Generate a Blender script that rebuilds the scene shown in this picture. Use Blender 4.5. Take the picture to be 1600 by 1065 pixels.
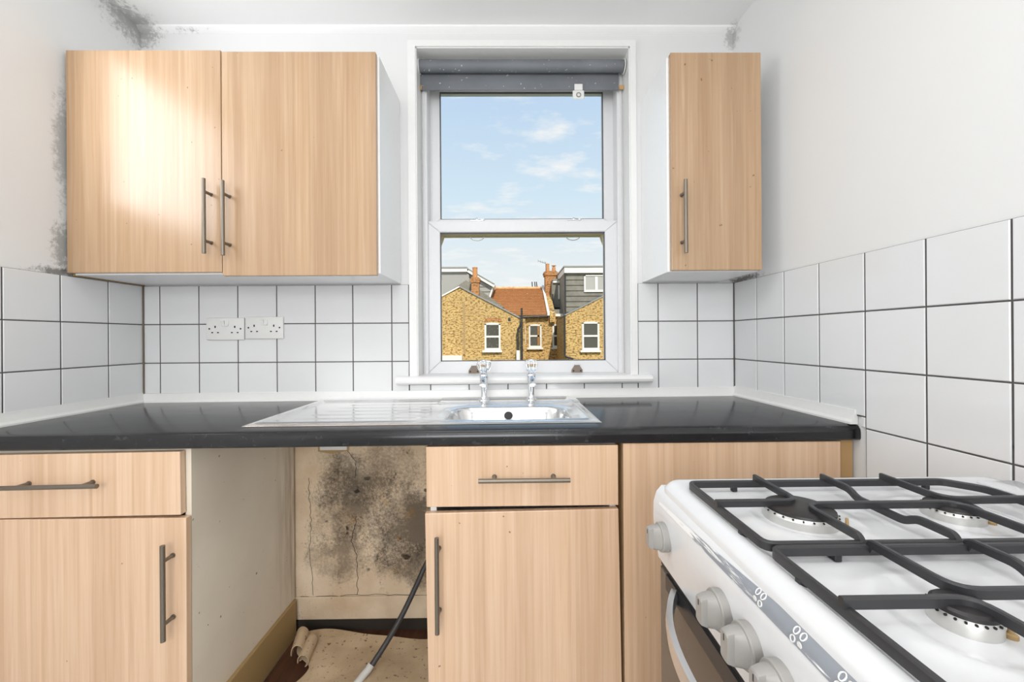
import bpy, bmesh, math, random
from math import pi, sin, cos, radians as R
from mathutils import Vector, Matrix
random.seed(4)
S = bpy.context.scene
for o in list(bpy.data.objects):
    bpy.data.objects.remove(o, do_unlink=True)
COL = S.collection

# ------------------------------------------------------------------ camera
cd = bpy.data.cameras.new('camera'); cam = bpy.data.objects.new('camera', cd); COL.objects.link(cam)
cam.location = (0, -1.607, 1.143); cam.rotation_euler = (pi/2, .007, -.0101)
cd.sensor_width = 36; cd.lens = 634/1600*36; cd.shift_y = -4.5/1600; cd.clip_start = .02; cd.clip_end = 300
S.camera = cam

# ------------------------------------------------------------------ world / light / exposure
def build_world():
    w = bpy.data.worlds.new('sky'); S.world = w; w.use_nodes = True
    nt = w.node_tree; N = nt.nodes; L = nt.links; N.clear()
    tc = N.new('ShaderNodeTexCoord'); sx = N.new('ShaderNodeSeparateXYZ'); L.new(tc.outputs['Generated'], sx.inputs[0])
    rp = N.new('ShaderNodeValToRGB'); L.new(sx.outputs['Z'], rp.inputs[0])
    e = rp.color_ramp.elements
    e[0].position = 0; e[0].color = (.86, .89, .90, 1)
    e[1].position = 1; e[1].color = (.40, .57, .84, 1)
    for p, c in ((.16, (.84, .91, .95, 1)), (.32, (.68, .84, .97, 1)), (.52, (.54, .71, .93, 1))):
        q = e.new(p); q.color = c
    ad = N.new('ShaderNodeMath'); ad.operation = 'ADD'; L.new(sx.outputs['Z'], ad.inputs[0]); ad.inputs[1].default_value = .12
    ab = N.new('ShaderNodeMath'); ab.operation = 'MAXIMUM'; L.new(ad.outputs[0], ab.inputs[0]); ab.inputs[1].default_value = .08
    dx = N.new('ShaderNodeMath'); dx.operation = 'DIVIDE'; L.new(sx.outputs['X'], dx.inputs[0]); L.new(ab.outputs[0], dx.inputs[1])
    dy = N.new('ShaderNodeMath'); dy.operation = 'DIVIDE'; L.new(sx.outputs['Y'], dy.inputs[0]); L.new(ab.outputs[0], dy.inputs[1])
    cb = N.new('ShaderNodeCombineXYZ'); L.new(dx.outputs[0], cb.inputs[0]); L.new(dy.outputs[0], cb.inputs[1])
    mp = N.new('ShaderNodeMapping'); L.new(cb.outputs[0], mp.inputs[0]); mp.inputs['Scale'].default_value = (1.5, 2.2, 1); mp.inputs['Location'].default_value = (1.35, .5, 0)
    ns = N.new('ShaderNodeTexNoise'); L.new(mp.outputs[0], ns.inputs['Vector']); ns.inputs['Scale'].default_value = 1.6; ns.inputs['Detail'].default_value = 7; ns.inputs['Roughness'].default_value = .58
    cr = N.new('ShaderNodeValToRGB'); L.new(ns.outputs['Fac'], cr.inputs[0]); cr.color_ramp.elements[0].position = .52; cr.color_ramp.elements[1].position = .66
    cr.color_ramp.elements[0].color = (0, 0, 0, 1); cr.color_ramp.elements[1].color = (.85, .85, .85, 1)
    mx = N.new('ShaderNodeMix'); mx.data_type = 'RGBA'; L.new(cr.outputs[0], mx.inputs['Factor']); L.new(rp.outputs[0], mx.inputs['A']); mx.inputs['B'].default_value = (.96, .97, .98, 1)
    bg = N.new('ShaderNodeBackground'); L.new(mx.outputs['Result'], bg.inputs[0]); bg.inputs[1].default_value = 1.06
    out = N.new('ShaderNodeOutputWorld'); L.new(bg.outputs[0], out.inputs[0])
build_world()

def light(name, kind, loc, rot, energy, color=(1, 1, 1), size=None, size_y=None, angle=None):
    l = bpy.data.lights.new(name, kind); o = bpy.data.objects.new(name, l); COL.objects.link(o)
    o.location = loc; o.rotation_euler = rot; l.energy = energy; l.color = color
    if size: l.shape = 'RECTANGLE'; l.size = size; l.size_y = size_y or size
    if angle: l.angle = angle
    return o
light('sun', 'SUN', (6, -12, 20), (R(50), 0, R(9)), 4.2, (1, .95, .85), angle=R(.6))
# daylight from the second window in the left wall, behind the picture's left edge
light('side_window_daylight', 'AREA', (-1.475, -.75, 1.93), (0, R(-90), 0), 7.5, (.96, .98, 1), .54, .56)
# added fill lights under the ceiling, no fittings there
light('overhead_fill', 'AREA', (-.1, -1.25, 2.345), (0, 0, 0), 7, (.97, .987, 1), 1.1, .7)
light('rear_overhead_fill', 'AREA', (-.25, -2.55, 2.345), (0, 0, 0), 8, (.97, .987, 1), 1.2, .9)  # second added fill, farther back behind the camera
# added frontal fill by the wall behind the camera, no opening there
light('rear_fill_light', 'AREA', (-.25, -3.12, 1.45), (R(90), 0, 0), 36, (.97, .987, 1), 1.3, 1.2)
S.view_settings.view_transform = 'Standard'; S.view_settings.look = 'None'
S.view_settings.exposure = -0.1; S.view_settings.gamma = 1; S.view_settings.use_curve_mapping = False

# ------------------------------------------------------------------ node helpers
def newmat(name):
    m = bpy.data.materials.new(name); m.use_nodes = True
    nt = m.node_tree; b = nt.nodes['Principled BSDF']
    return m, nt, b
def setp(b, **k):
    names = {'rough': 'Roughness', 'metal': 'Metallic', 'spec': 'Specular IOR Level', 'coat': 'Coat Weight', 'coatr': 'Coat Roughness', 'trans': 'Transmission Weight', 'ior': 'IOR'}
    for a, v in k.items(): b.inputs[names[a]].default_value = v
def c4(c): return (c[0], c[1], c[2], 1)
def srgb(r, g, b):
    f = lambda v: ((v/255+.055)/1.055)**2.4 if v > 10 else v/255/12.92
    return (f(r), f(g), f(b))
def coords(nt, kind='Object', scale=(1, 1, 1), loc=(0, 0, 0), rnd=False):
    N, L = nt.nodes, nt.links
    if kind == 'Position':
        g = N.new('ShaderNodeNewGeometry'); src = g.outputs['Position']
    else:
        g = N.new('ShaderNodeTexCoord'); src = g.outputs[kind]
    if rnd:
        oi = N.new('ShaderNodeObjectInfo'); mu = N.new('ShaderNodeMath'); mu.operation = 'MULTIPLY'; L.new(oi.outputs['Random'], mu.inputs[0]); mu.inputs[1].default_value = 37.
        va = N.new('ShaderNodeVectorMath'); va.operation = 'ADD'; L.new(src, va.inputs[0]); L.new(mu.outputs[0], va.inputs[1]); src = va.outputs[0]
    mp = N.new('ShaderNodeMapping'); L.new(src, mp.inputs[0]); mp.inputs['Scale'].default_value = scale; mp.inputs['Location'].default_value = loc
    return mp.outputs[0]
def noise(nt, vec, scale, detail=4, rough=.5, dist=0):
    n = nt.nodes.new('ShaderNodeTexNoise'); nt.links.new(vec, n.inputs['Vector'])
    n.inputs['Scale'].default_value = scale; n.inputs['Detail'].default_value = detail; n.inputs['Roughness'].default_value = rough; n.inputs['Distortion'].default_value = dist
    return n.outputs['Fac']
def ramp(nt, fac, stops, interp='LINEAR'):
    r = nt.nodes.new('ShaderNodeValToRGB'); nt.links.new(fac, r.inputs[0]); r.color_ramp.interpolation = interp
    e = r.color_ramp.elements
    while len(e) > 1: e.remove(e[-1])
    e[0].position = stops[0][0]; e[0].color = c4(stops[0][1]) if not isinstance(stops[0][1], (int, float)) else (stops[0][1],)*3+(1,)
    for p, c in stops[1:]:
        q = e.new(p); q.color = c4(c) if not isinstance(c, (int, float)) else (c, c, c, 1)
    return r.outputs[0]
def mixc(nt, fac, a, b, mode='MIX'):
    m = nt.nodes.new('ShaderNodeMix'); m.data_type = 'RGBA'; m.blend_type = mode
    for s, v in (('Factor', fac), ('A', a), ('B', b)):
        if hasattr(v, 'links'): nt.links.new(v, m.inputs[s])
        elif s == 'Factor': m.inputs[s].default_value = v
        else: m.inputs[s].default_value = c4(v)
    return m.outputs['Result']
def math_(nt, op, a, b=None, clamp=False):
    m = nt.nodes.new('ShaderNodeMath'); m.operation = op; m.use_clamp = clamp
    for i, v in enumerate((a, b)):
        if v is None: continue
        if hasattr(v, 'links'): nt.links.new(v, m.inputs[i])
        else: m.inputs[i].default_value = v
    return m.outputs[0]
def bump(nt, b, h, strength=.3, dist=.002):
    n = nt.nodes.new('ShaderNodeBump'); nt.links.new(h, n.inputs['Height']); n.inputs['Strength'].default_value = strength; n.inputs['Distance'].default_value = dist
    nt.links.new(n.outputs[0], b.inputs['Normal'])
def blob(nt, pos, c, r, soft=.5):
    """soft mask around a point (ellipsoid radii r)"""
    N, L = nt.nodes, nt.links
    s = N.new('ShaderNodeVectorMath'); s.operation = 'SUBTRACT'; L.new(pos, s.inputs[0]); s.inputs[1].default_value = c
    d = N.new('ShaderNodeVectorMath'); d.operation = 'DIVIDE'; L.new(s.outputs[0], d.inputs[0]); d.inputs[1].default_value = r
    l = N.new('ShaderNodeVectorMath'); l.operation = 'LENGTH'; L.new(d.outputs[0], l.inputs[0])
    m = N.new('ShaderNodeMapRange'); L.new(l.outputs['Value'], m.inputs[0]); m.inputs[1].default_value = soft; m.inputs[2].default_value = 1; m.inputs[3].default_value = 1; m.inputs[4].default_value = 0
    return m.outputs[0]
def col(nt, b, c): nt.links.new(c, b.inputs['Base Color'])

M = {}
def simple(name, c, rough=.5, **k):
    m, nt, b = newmat(name); b.inputs['Base Color'].default_value = c4(c); setp(b, rough=rough, **k)
    v = noise(nt, coords(nt, 'Object'), 60, 3)
    col(nt, b, mixc(nt, math_(nt, 'MULTIPLY', v, .12), c, tuple(x*.6 for x in c)))
    M[name] = m; return m
simple('white_upvc', (.76, .76, .77), .28)
simple('white_gloss_paint', (.84, .835, .82), .35)
simple('white_laminate', (.93, .93, .935), .3)
simple('white_plastic', (.80, .795, .775), .35)
simple('trim_plastic', (.80, .80, .78), .35)
simple('black_rubber', (.02, .02, .022), .5)
simple('grey_gasket', (.10, .10, .11), .5)
simple('beige_vinyl', (.68, .66, .63), .45)
simple('dark_hole', (.008, .008, .008), .8)
simple('screw_metal', (.35, .33, .30), .4, metal=.9)
simple('aged_metal', (.24, .19, .155), .6, metal=.2)
simple('chrome', (.85, .86, .88), .09, metal=1)
simple('handle_metal', (.22, .19, .155), .38, metal=.8)
simple('oven_handle_metal', (.70, .70, .71), .3, metal=.85)
simple('black_enamel', (.028, .028, .03), .38)
simple('white_enamel', (.72, .722, .728), .12)
simple('knob_plastic', (.33, .315, .295), .38)
simple('oven_glass', (.085, .072, .06), .22)
simple('burner_aluminium', (.62, .61, .59), .38, metal=.55)
simple('burner_cap', (.018, .016, .016), .42)
simple('clear_acrylic', (.97, .98, .99), .03, trans=1., ior=1.46)
simple('bare_wood', (.52, .32, .14), .6)
simple('batten_wood', (.40, .27, .12), .6)
simple('gap_shade', (.03, .022, .015), .8)
simple('grout', (.085, .08, .075), .9)
simple('dirty_sealant', (.17, .135, .10), .8)
simple('tile_edge_shade', (.36, .17, .065), .9)  # dark front of each tile row, painted in for its shadow line
simple('hose_rubber', (.045, .042, .04), .5)
simple('foil_tape', (.6, .58, .54), .5)
simple('outdoor_white', (.80, .78, .72), .5)
simple('outdoor_black', (.03, .03, .03), .5)
simple('slate_light', (.36, .35, .33), .7)
simple('outdoor_glass', (.09, .085, .07), .1)
simple('blind_glass', (.42, .41, .38), .25)
simple('clay_pot', (.55, .26, .10), .8)
simple('lead', (.28, .28, .27), .6)
simple('curtain_orange', (.36, .18, .05), .7)
simple('cream_wood', (.66, .55, .32), .5)

def m_wood(name, a, b_, c):
    m, nt, b = newmat(name); setp(b, rough=.27, spec=.75)
    fine = noise(nt, coords(nt, 'Object', (90, 90, 2.2), rnd=True), 1.0, 5, .6, .4)
    oi = nt.nodes.new('ShaderNodeObjectInfo'); tc = nt.nodes.new('ShaderNodeTexCoord'); sx = nt.nodes.new('ShaderNodeSeparateXYZ'); nt.links.new(tc.outputs['Object'], sx.inputs[0])
    wn = nt.nodes.new('ShaderNodeTexNoise'); wn.noise_dimensions = '1D'; wn.inputs['Scale'].default_value = 11; wn.inputs['Detail'].default_value = 1
    nt.links.new(math_(nt, 'ADD', sx.outputs[0], math_(nt, 'MULTIPLY', oi.outputs['Random'], 23.)), wn.inputs['W']); band = wn.outputs['Fac']
    cl = ramp(nt, fine, ((.25, a), (.55, b_), (.8, c)))
    bd = ramp(nt, band, ((.0, (.88, .84, .80)), (.44, (.95, .93, .91)), (.50, (1, 1, 1)), (.58, (.92, .89, .86)), (.66, (1, .98, .95))), 'CONSTANT')
    x = mixc(nt, .75, cl, bd, 'MULTIPLY')
    sp = noise(nt, coords(nt, 'Object', rnd=True), 70, 1, .3)
    x = mixc(nt, ramp(nt, sp, ((.80, 0.), (.82, .7))), x, (.16, .08, .03))
    col(nt, b, x)
    bump(nt, b, fine, .05, .001); M[name] = m
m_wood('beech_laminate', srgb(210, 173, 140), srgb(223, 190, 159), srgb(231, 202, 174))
m_wood('beech_laminate_dimmed', srgb(170, 137, 104), srgb(183, 152, 120), srgb(194, 167, 138))  # same laminate coloured darker to offset stronger light on the wall cabinets

def m_paint(name, base):
    m, nt, b = newmat(name); setp(b, rough=.6, spec=.3)
    p = coords(nt, 'Position')
    big = noise(nt, p, 3, 4); x = mixc(nt, math_(nt, 'MULTIPLY', big, .12), base, (.70, .69, .66))
    sp = noise(nt, p, 55, 9, .80, .3)
    for c, r, amt in (((-1.435, -.02, 2.36), (.17, .28, .16), .5), ((-1.37, 0, 2.12), (.13, .06, .10), .8), ((-1.25, 0, 2.365), (.26, .03, .03), .6),
                      ((-1.44, -.275, 1.78), (.06, .06, .36), .42), ((-1.44, -.275, 1.45), (.06, .075, .16), .55), ((-1.44, -.29, 1.365), (.06, .16, .035), .8),
                      ((.90, 0, 2.33), (.06, .10, .10), .4), ((.91, -.05, 1.365), (.06, .24, .025), .8)):
        k = math_(nt, 'ADD', sp, math_(nt, 'MULTIPLY', blob(nt, p, c, r, .05), .5))
        x = mixc(nt, math_(nt, 'MULTIPLY', ramp(nt, k, ((.74, 0.), (.90, 1.))), amt), x, (.12, .11, .095))
    col(nt, b, x); bump(nt, b, noise(nt, p, 22, 5), .12, .004); M[name] = m
m_paint('wall_paint', (.76, .76, .755)); m_paint('ceiling_paint', (.90, .90, .895))

def m_tile():
    m, nt, b = newmat('glazed_tile'); setp(b, rough=.1, spec=.5)
    oi = nt.nodes.new('ShaderNodeObjectInfo')
    v = ramp(nt, oi.outputs['Random'], ((0, (.71, .713, .717)), (1, (.75, .753, .757)))); col(nt, b, v)
    bump(nt, b, noise(nt, coords(nt, 'Object', rnd=True), 14, 2), .10, .004); M['glazed_tile'] = m
m_tile()
def m_worktop():
    m, nt, b = newmat('black_laminate'); setp(b, spec=.55)
    p = coords(nt, 'Object'); n = noise(nt, p, 28, 6, .65, .6); f = noise(nt, p, 240, 2)
    x = ramp(nt, n, ((.3, (.006, .006, .007)), (.6, (.012, .012, .014)), (.76, (.05, .052, .056))))
    x = mixc(nt, ramp(nt, f, ((.78, 0.), (.82, .5))), x, (.35, .36, .37)); col(nt, b, x)
    s = noise(nt, coords(nt, 'Object', (3, 9, 3)), 2.4, 6, .6, .8)
    nt.links.new(ramp(nt, s, ((.3, .15), (.7, .23))), b.inputs['Roughness'])
    M['black_laminate'] = m
m_worktop()
def m_steel():
    m, nt, b = newmat('brushed_steel'); setp(b, metal=1, rough=.24)
    p = coords(nt, 'Object', (4, 220, 220)); n = noise(nt, p, 1., 3)
    col(nt, b, ramp(nt, n, ((.3, (.80, .80, .80)), (.7, (.90, .90, .90)))))
    nt.links.new(ramp(nt, n, ((.3, .14), (.7, .22))), b.inputs['Roughness']); M['brushed_steel'] = m
m_steel()
def m_mould():
    m, nt, b = newmat('mouldy_plaster'); setp(b, rough=.85, spec=.2)
    p = coords(nt, 'Position')
    base = ramp(nt, noise(nt, p, 7, 5), ((.3, srgb(205, 180, 150)), (.7, srgb(232, 212, 186))))
    wn = nt.nodes.new('ShaderNodeTexNoise'); nt.links.new(p, wn.inputs['Vector']); wn.inputs['Scale'].default_value = 7; wn.inputs['Detail'].default_value = 4
    wv = nt.nodes.new('ShaderNodeVectorMath'); wv.operation = 'MULTIPLY_ADD'; nt.links.new(wn.outputs['Color'], wv.inputs[0]); wv.inputs[1].default_value = (.22, 0, .30)
    wo = nt.nodes.new('ShaderNodeVectorMath'); wo.operation = 'ADD'; nt.links.new(p, wo.inputs[0]); wo.inputs[1].default_value = (-.11, 0, -.15); nt.links.new(wo.outputs[0], wv.inputs[2]); q = wv.outputs[0]
    spk = noise(nt, p, 110, 8, .82); patch = noise(nt, coords(nt, 'Position', (1, 1, .6)), 11, 6, .65, .4)
    for c, r_, amt in (((-.36, 0, .40), (.26, .2, .26), .95), ((-.62, 0, .50), (.20, .2, .27), .85), ((-.27, 0, .66), (.12, .2, .20), .85), ((-.56, 0, .63), (.30, .2, .18), .7), ((-.66, 0, .30), (.16, .2, .14), .7), ((-.40, 0, .25), (.2, .2, .14), .7)):
        k = math_(nt, 'ADD', math_(nt, 'ADD', math_(nt, 'MULTIPLY', spk, .75), math_(nt, 'MULTIPLY', patch, .45)), math_(nt, 'MULTIPLY', blob(nt, q, c, r_, .1), .45))
        base = mixc(nt, math_(nt, 'MULTIPLY', ramp(nt, k, ((.70, 0.), (.98, 1.))), amt*.85), base, (.05, .038, .028))
    spots = noise(nt, p, 26, 2, .4)
    k = math_(nt, 'MULTIPLY', ramp(nt, spots, ((.66, 0.), (.72, 1.))), blob(nt, p, (-.42, 0, .42), (.42, .2, .30), .6))
    base = mixc(nt, math_(nt, 'MULTIPLY', k, .85), base, (.02, .015, .01))
    k = math_(nt, 'MULTIPLY', ramp(nt, noise(nt, p, 17, 3), ((.62, 0.), (.72, 1.))), blob(nt, p, (-.40, 0, .34), (.28, .2, .25), .5))
    base = mixc(nt, math_(nt, 'MULTIPLY', k, .6), base, (.35, .17, .04))
    base = mixc(nt, ramp(nt, spk, ((.62, 0.), (.74, .5))), base, (.12, .09, .06))
    col(nt, b, base); bump(nt, b, noise(nt, p, 40, 6, .7), .5, .006); M['mouldy_plaster'] = m
m_mould()
def m_panel():
    m, nt, b = newmat('grubby_laminate'); setp(b, rough=.5)
    p = coords(nt, 'Position')
    x = ramp(nt, noise(nt, p, 4, 5), ((.3, srgb(226, 215, 197)), (.7, srgb(240, 230, 213))))
    k = math_(nt, 'MULTIPLY', blob(nt, p, (-.83, -.03, .5), (.2, .13, .6), .2), ramp(nt, noise(nt, coords(nt, 'Position', (1, 30, 3)), 1.2, 5), ((.35, 0.), (.65, 1.))))
    x = mixc(nt, math_(nt, 'MULTIPLY', k, .6), x, srgb(110, 84, 48))
    x = mixc(nt, ramp(nt, noise(nt, p, 60, 2), ((.74, 0.), (.77, .8))), x, (.05, .04, .03)); col(nt, b, x); M['grubby_laminate'] = m
m_panel()
def m_lino():
    m, nt, b = newmat('old_lino'); setp(b, rough=.6)
    p = coords(nt, 'Object'); x = ramp(nt, noise(nt, p, 6, 6, .6), ((.3, srgb(176, 150, 118)), (.7, srgb(214, 190, 158))))
    x = mixc(nt, ramp(nt, noise(nt, p, 75, 3, .6), ((.62, 0.), (.69, .85))), x, (.06, .045, .03)); col(nt, b, x)
    bump(nt, b, noise(nt, p, 30, 4), .2, .004); M['old_lino'] = m
m_lino()
def m_floor():
    m, nt, b = newmat('stained_boards'); setp(b, rough=.5)
    p = coords(nt, 'Object', (8, 1.2, 1)); col(nt, b, ramp(nt, noise(nt, p, 6, 6, .6), ((.3, (.045, .018, .010)), (.7, (.13, .05, .025))))); M['stained_boards'] = m
m_floor()
def m_blind():
    m, nt, b = newmat('blind_fabric'); setp(b, rough=.55)
    p = coords(nt, 'Object'); x = ramp(nt, noise(nt, p, 5, 3), ((.3, (.13, .138, .152)), (.7, (.18, .19, .208))))
    x = mixc(nt, ramp(nt, noise(nt, p, 95, 1, .3), ((.74, 0.), (.77, .8))), x, (.6, .6, .6)); col(nt, b, x); M['blind_fabric'] = m
m_blind()
def m_strip():
    m, nt, b = newmat('worn_grey_strip'); setp(b, rough=.35)
    p = coords(nt, 'Position')
    sc = noise(nt, coords(nt, 'Position', (60, 9, 160)), 1.2, 6, .7)
    sy = nt.nodes.new('ShaderNodeSeparateXYZ'); nt.links.new(p, sy.inputs[0])
    mr = nt.nodes.new('ShaderNodeMapRange'); nt.links.new(sy.outputs['Y'], mr.inputs[0]); mr.inputs[1].default_value = -.93; mr.inputs[2].default_value = -1.24; mr.inputs[3].default_value = .64; mr.inputs[4].default_value = .36
    d = math_(nt, 'SUBTRACT', sc, mr.outputs[0]); k = ramp(nt, math_(nt, 'ADD', d, .5), ((.47, 0.), (.54, 1.)))
    col(nt, b, mixc(nt, k, (.84, .84, .83), (.26, .28, .31))); M['worn_grey_strip'] = m
m_strip()
def m_brick(name, a, b_, mort):
    m, nt, b = newmat(name); setp(b, rough=.9, spec=.15)
    p = coords(nt, 'Object'); sp = nt.nodes.new('ShaderNodeSeparateXYZ'); nt.links.new(p, sp.inputs[0])
    s = math_(nt, 'ADD', sp.outputs[0], sp.outputs[1]); cb = nt.nodes.new('ShaderNodeCombineXYZ'); nt.links.new(s, cb.inputs[0]); nt.links.new(sp.outputs[2], cb.inputs[1])
    br = nt.nodes.new('ShaderNodeTexBrick'); nt.links.new(cb.outputs[0], br.inputs['Vector'])
    br.inputs['Scale'].default_value = 1; br.inputs['Brick Width'].default_value = .225; br.inputs['Row Height'].default_value = .075; br.inputs['Mortar Size'].default_value = .008; br.inputs['Bias'].default_value = -.25
    br.inputs['Color1'].default_value = c4(a); br.inputs['Color2'].default_value = c4(b_); br.inputs['Mortar'].default_value = c4(mort)
    x = mixc(nt, ramp(nt, noise(nt, coords(nt, 'Object', (7.5, 7.5, 14)), 1., 2), ((.50, 0.), (.60, .8))), br.outputs['Color'], (.16, .085, .03))
    x = mixc(nt, ramp(nt, noise(nt, p, .8, 4), ((.4, 0.), (.75, .4))), x, (.30, .20, .10)); col(nt, b, x)
    bump(nt, b, br.outputs['Fac'], -.3, .01); M[name] = m
m_brick('stock_brick', (.64, .42, .15), (.46, .27, .09), (.62, .48, .27))
m_brick('orange_brick', (.52, .20, .06), (.38, .16, .06), (.45, .33, .2))
def m_pantile():
    m, nt, b = newmat('clay_pantile'); setp(b, rough=.85)
    p = coords(nt, 'Object'); x = ramp(nt, noise(nt, p, 4.5, 5, .65), ((.3, (.42, .20, .08)), (.5, (.74, .43, .20)), (.7, (.82, .54, .30))))
    col(nt, b, x); M['clay_pantile'] = m
m_pantile()
def m_slate():
    m, nt, b = newmat('slate_cladding'); setp(b, rough=.7)
    p = coords(nt, 'Object'); x = ramp(nt, noise(nt, p, 3, 5), ((.3, (.18, .17, .14)), (.7, (.26, .245, .20)))); col(nt, b, x); M['slate_cladding'] = m
m_slate()
def m_glass():
    m = bpy.data.materials.new('window_glass'); m.use_nodes = True; nt = m.node_tree; N, L = nt.nodes, nt.links; N.clear()
    o = N.new('ShaderNodeOutputMaterial'); t = N.new('ShaderNodeBsdfTransparent'); t.inputs[0].default_value = (.985, .985, .975, 1); g = N.new('ShaderNodeBsdfGlossy'); g.inputs['Roughness'].default_value = .02
    lw = N.new('ShaderNodeFresnel'); lw.inputs[0].default_value = 1.05; mx = N.new('ShaderNodeMixShader')
    L.new(lw.outputs[0], mx.inputs[0]); L.new(t.outputs[0], mx.inputs[1]); L.new(g.outputs[0], mx.inputs[2]); L.new(mx.outputs[0], o.inputs[0]); M['window_glass'] = m
m_glass()
def m_ground():
    m, nt, b = newmat('garden_ground'); setp(b, rough=.95); col(nt, b, ramp(nt, noise(nt, coords(nt, 'Object'), 1.2, 6), ((.35, (.05, .09, .025)), (.7, (.16, .17, .07))))); M['garden_ground'] = m
m_ground()

# ------------------------------------------------------------------ mesh helpers
class MB:
    def __init__(s): s.bm = bmesh.new()
    def box(s, x0, x1, y0, y1, z0, z1, bev=0, seg=1, rot=None):
        r = bmesh.ops.create_cube(s.bm, size=1)
        vs = r['verts']; c = Vector(((x0+x1)/2, (y0+y1)/2, (z0+z1)/2)); d = (x1-x0, y1-y0, z1-z0)
        for v in vs: v.co = Vector((v.co.x*d[0], v.co.y*d[1], v.co.z*d[2]))
        if bev:
            es = set(e for v in vs for e in v.link_edges)
            rr = bmesh.ops.bevel(s.bm, geom=list(es), offset=min(bev, .49*min(abs(q) for q in d)), segments=seg, profile=.5, affect='EDGES')
            vs = list(set(v for f in rr['faces'] for v in f.verts))
            seen = set(vs); st = list(vs)
            while st:
                v = st.pop()
                for e in v.link_edges:
                    w = e.other_vert(v)
                    if w not in seen: seen.add(w); st.append(w)
            vs = list(seen)
        for v in vs:
            if rot is not None: v.co = rot @ v.co
            v.co = v.co+c
        return s
    def prism(s, pts, y0, y1, axis='y'):
        """polygon pts (x,z) extruded along y ; axis 'x': pts (y,z) along x ; axis 'z': pts (x,y) along z"""
        def P(p, t):
            return (p[0], t, p[1]) if axis == 'y' else ((t, p[0], p[1]) if axis == 'x' else (p[0], p[1], t))
        a = [s.bm.verts.new(P(p, y0)) for p in pts]; b = [s.bm.verts.new(P(p, y1)) for p in pts]; n = len(pts)
        s.bm.faces.new(a); s.bm.faces.new(list(reversed(b)))
        for i in range(n): s.bm.faces.new((a[i], b[i], b[(i+1) % n], a[(i+1) % n]))
        return s
    def cyl(s, p, q, r, r2=None, n=16, caps=True):
        p, q = Vector(p), Vector(q); d = q-p; r2 = r if r2 is None else r2
        u = d.orthogonal().normalized(); w = d.normalized().cross(u)
        a, b = [], []
        for i in range(n):
            t = 2*pi*i/n; e = u*cos(t)+w*sin(t); a.append(s.bm.verts.new(p+e*r)); b.append(s.bm.verts.new(q+e*r2))
        for i in range(n): s.bm.faces.new((a[i], a[(i+1) % n], b[(i+1) % n], b[i]))
        if caps: s.bm.faces.new(list(reversed(a))); s.bm.faces.new(b)
        return s
    def lathe(s, prof, c=(0, 0, 0), n=24, ax='z', lobes=0, amp=0):
        rings = []
        for r, h in prof:
            ring = []
            for i in range(n):
                t = 2*pi*i/n; rr = r*(1+amp*cos(lobes*t)) if lobes else r
                x, y = rr*cos(t), rr*sin(t)
                p = (x, y, h) if ax == 'z' else ((h, x, y) if ax == 'x' else (x, h, y))
                ring.append(s.bm.verts.new(Vector(c)+Vector(p)))
            rings.append(ring)
        for a, b in zip(rings, rings[1:]):
            for i in range(n): s.bm.faces.new((a[i], a[(i+1) % n], b[(i+1) % n], b[i]))
        s.bm.faces.new(list(reversed(rings[0]))); s.bm.faces.new(rings[-1])
        return s
    def sweep(s, path, sec, up=(0, 0, 1), closed=False):
        """sweep a closed 2-D section (side, up) along path"""
        up = Vector(up); P = [Vector(p) for p in path]; n = len(P); rings = []
        for i, p in enumerate(P):
            if closed: d = (P[(i+1) % n]-p).normalized()+(p-P[i-1]).normalized()
            else: d = (P[min(i+1, n-1)]-p).normalized()*(i < n-1)+(p-P[max(i-1, 0)]).normalized()*(i > 0)
            d.normalize(); side = d.cross(up).normalized(); u2 = side.cross(d).normalized()
            k = 1
            if (closed or 0 < i < n-1):
                a = (p-P[i-1]).normalized(); k = 1/max(.4, a.dot(d))
            rings.append([s.bm.verts.new(p+side*a_*k+u2*b_) for a_, b_ in sec])
        m = len(sec)
        for i in range(n if closed else n-1):
            a, b = rings[i], rings[(i+1) % n]
            for j in range(m): s.bm.faces.new((a[j], a[(j+1) % m], b[(j+1) % m], b[j]))
        if not closed: s.bm.faces.new(list(reversed(rings[0]))); s.bm.faces.new(rings[-1])
        return s
    def tube(s, path, r, n=10, up=(0, 0, 1)): return s.sweep(path, [(r*cos(2*pi*i/n), r*sin(2*pi*i/n)) for i in range(n)], up)
    def rotate(s, rot, c):
        c = Vector(c)
        for v in s.bm.verts: v.co = rot @ (v.co-c)+c
        return s
    def build(s, name, mat, parent=None, smooth=False, tilt=False):
        bmesh.ops.recalc_face_normals(s.bm, faces=s.bm.faces)
        off = Vector((0, 0, 0)); q = parent
        while q is not None: off = off+Vector(q.location); q = q.parent
        for v in s.bm.verts:
            if tilt: v.co.z += .00343*(v.co.x+1.425)
            v.co -= off
        me = bpy.data.meshes.new(name); s.bm.to_mesh(me); s.bm.free()
        me.materials.append(M[mat])
        if smooth:
            for p in me.polygons: p.use_smooth = True
            try: me.set_sharp_from_angle(angle=R(smooth if smooth is not True else 40))
            except Exception: pass
        o = bpy.data.objects.new(name, me); COL.objects.link(o); o.parent = parent
        return o
def tag(o, label=None, cat=None, group=None, kind=None):
    for k, v in (('label', label), ('category', cat), ('group', group), ('kind', kind)):
        if v: o[k] = v
    return o
def empty(name, loc, label=None, cat=None, group=None, kind=None):
    o = bpy.data.objects.new(name, None); COL.objects.link(o); o.location = loc; o.empty_display_size = .05
    return tag(o, label, cat, group, kind)
def st(o): o['kind'] = 'structure'; return o
def wz(x): return .902+.00343*(x+1.425)

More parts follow.
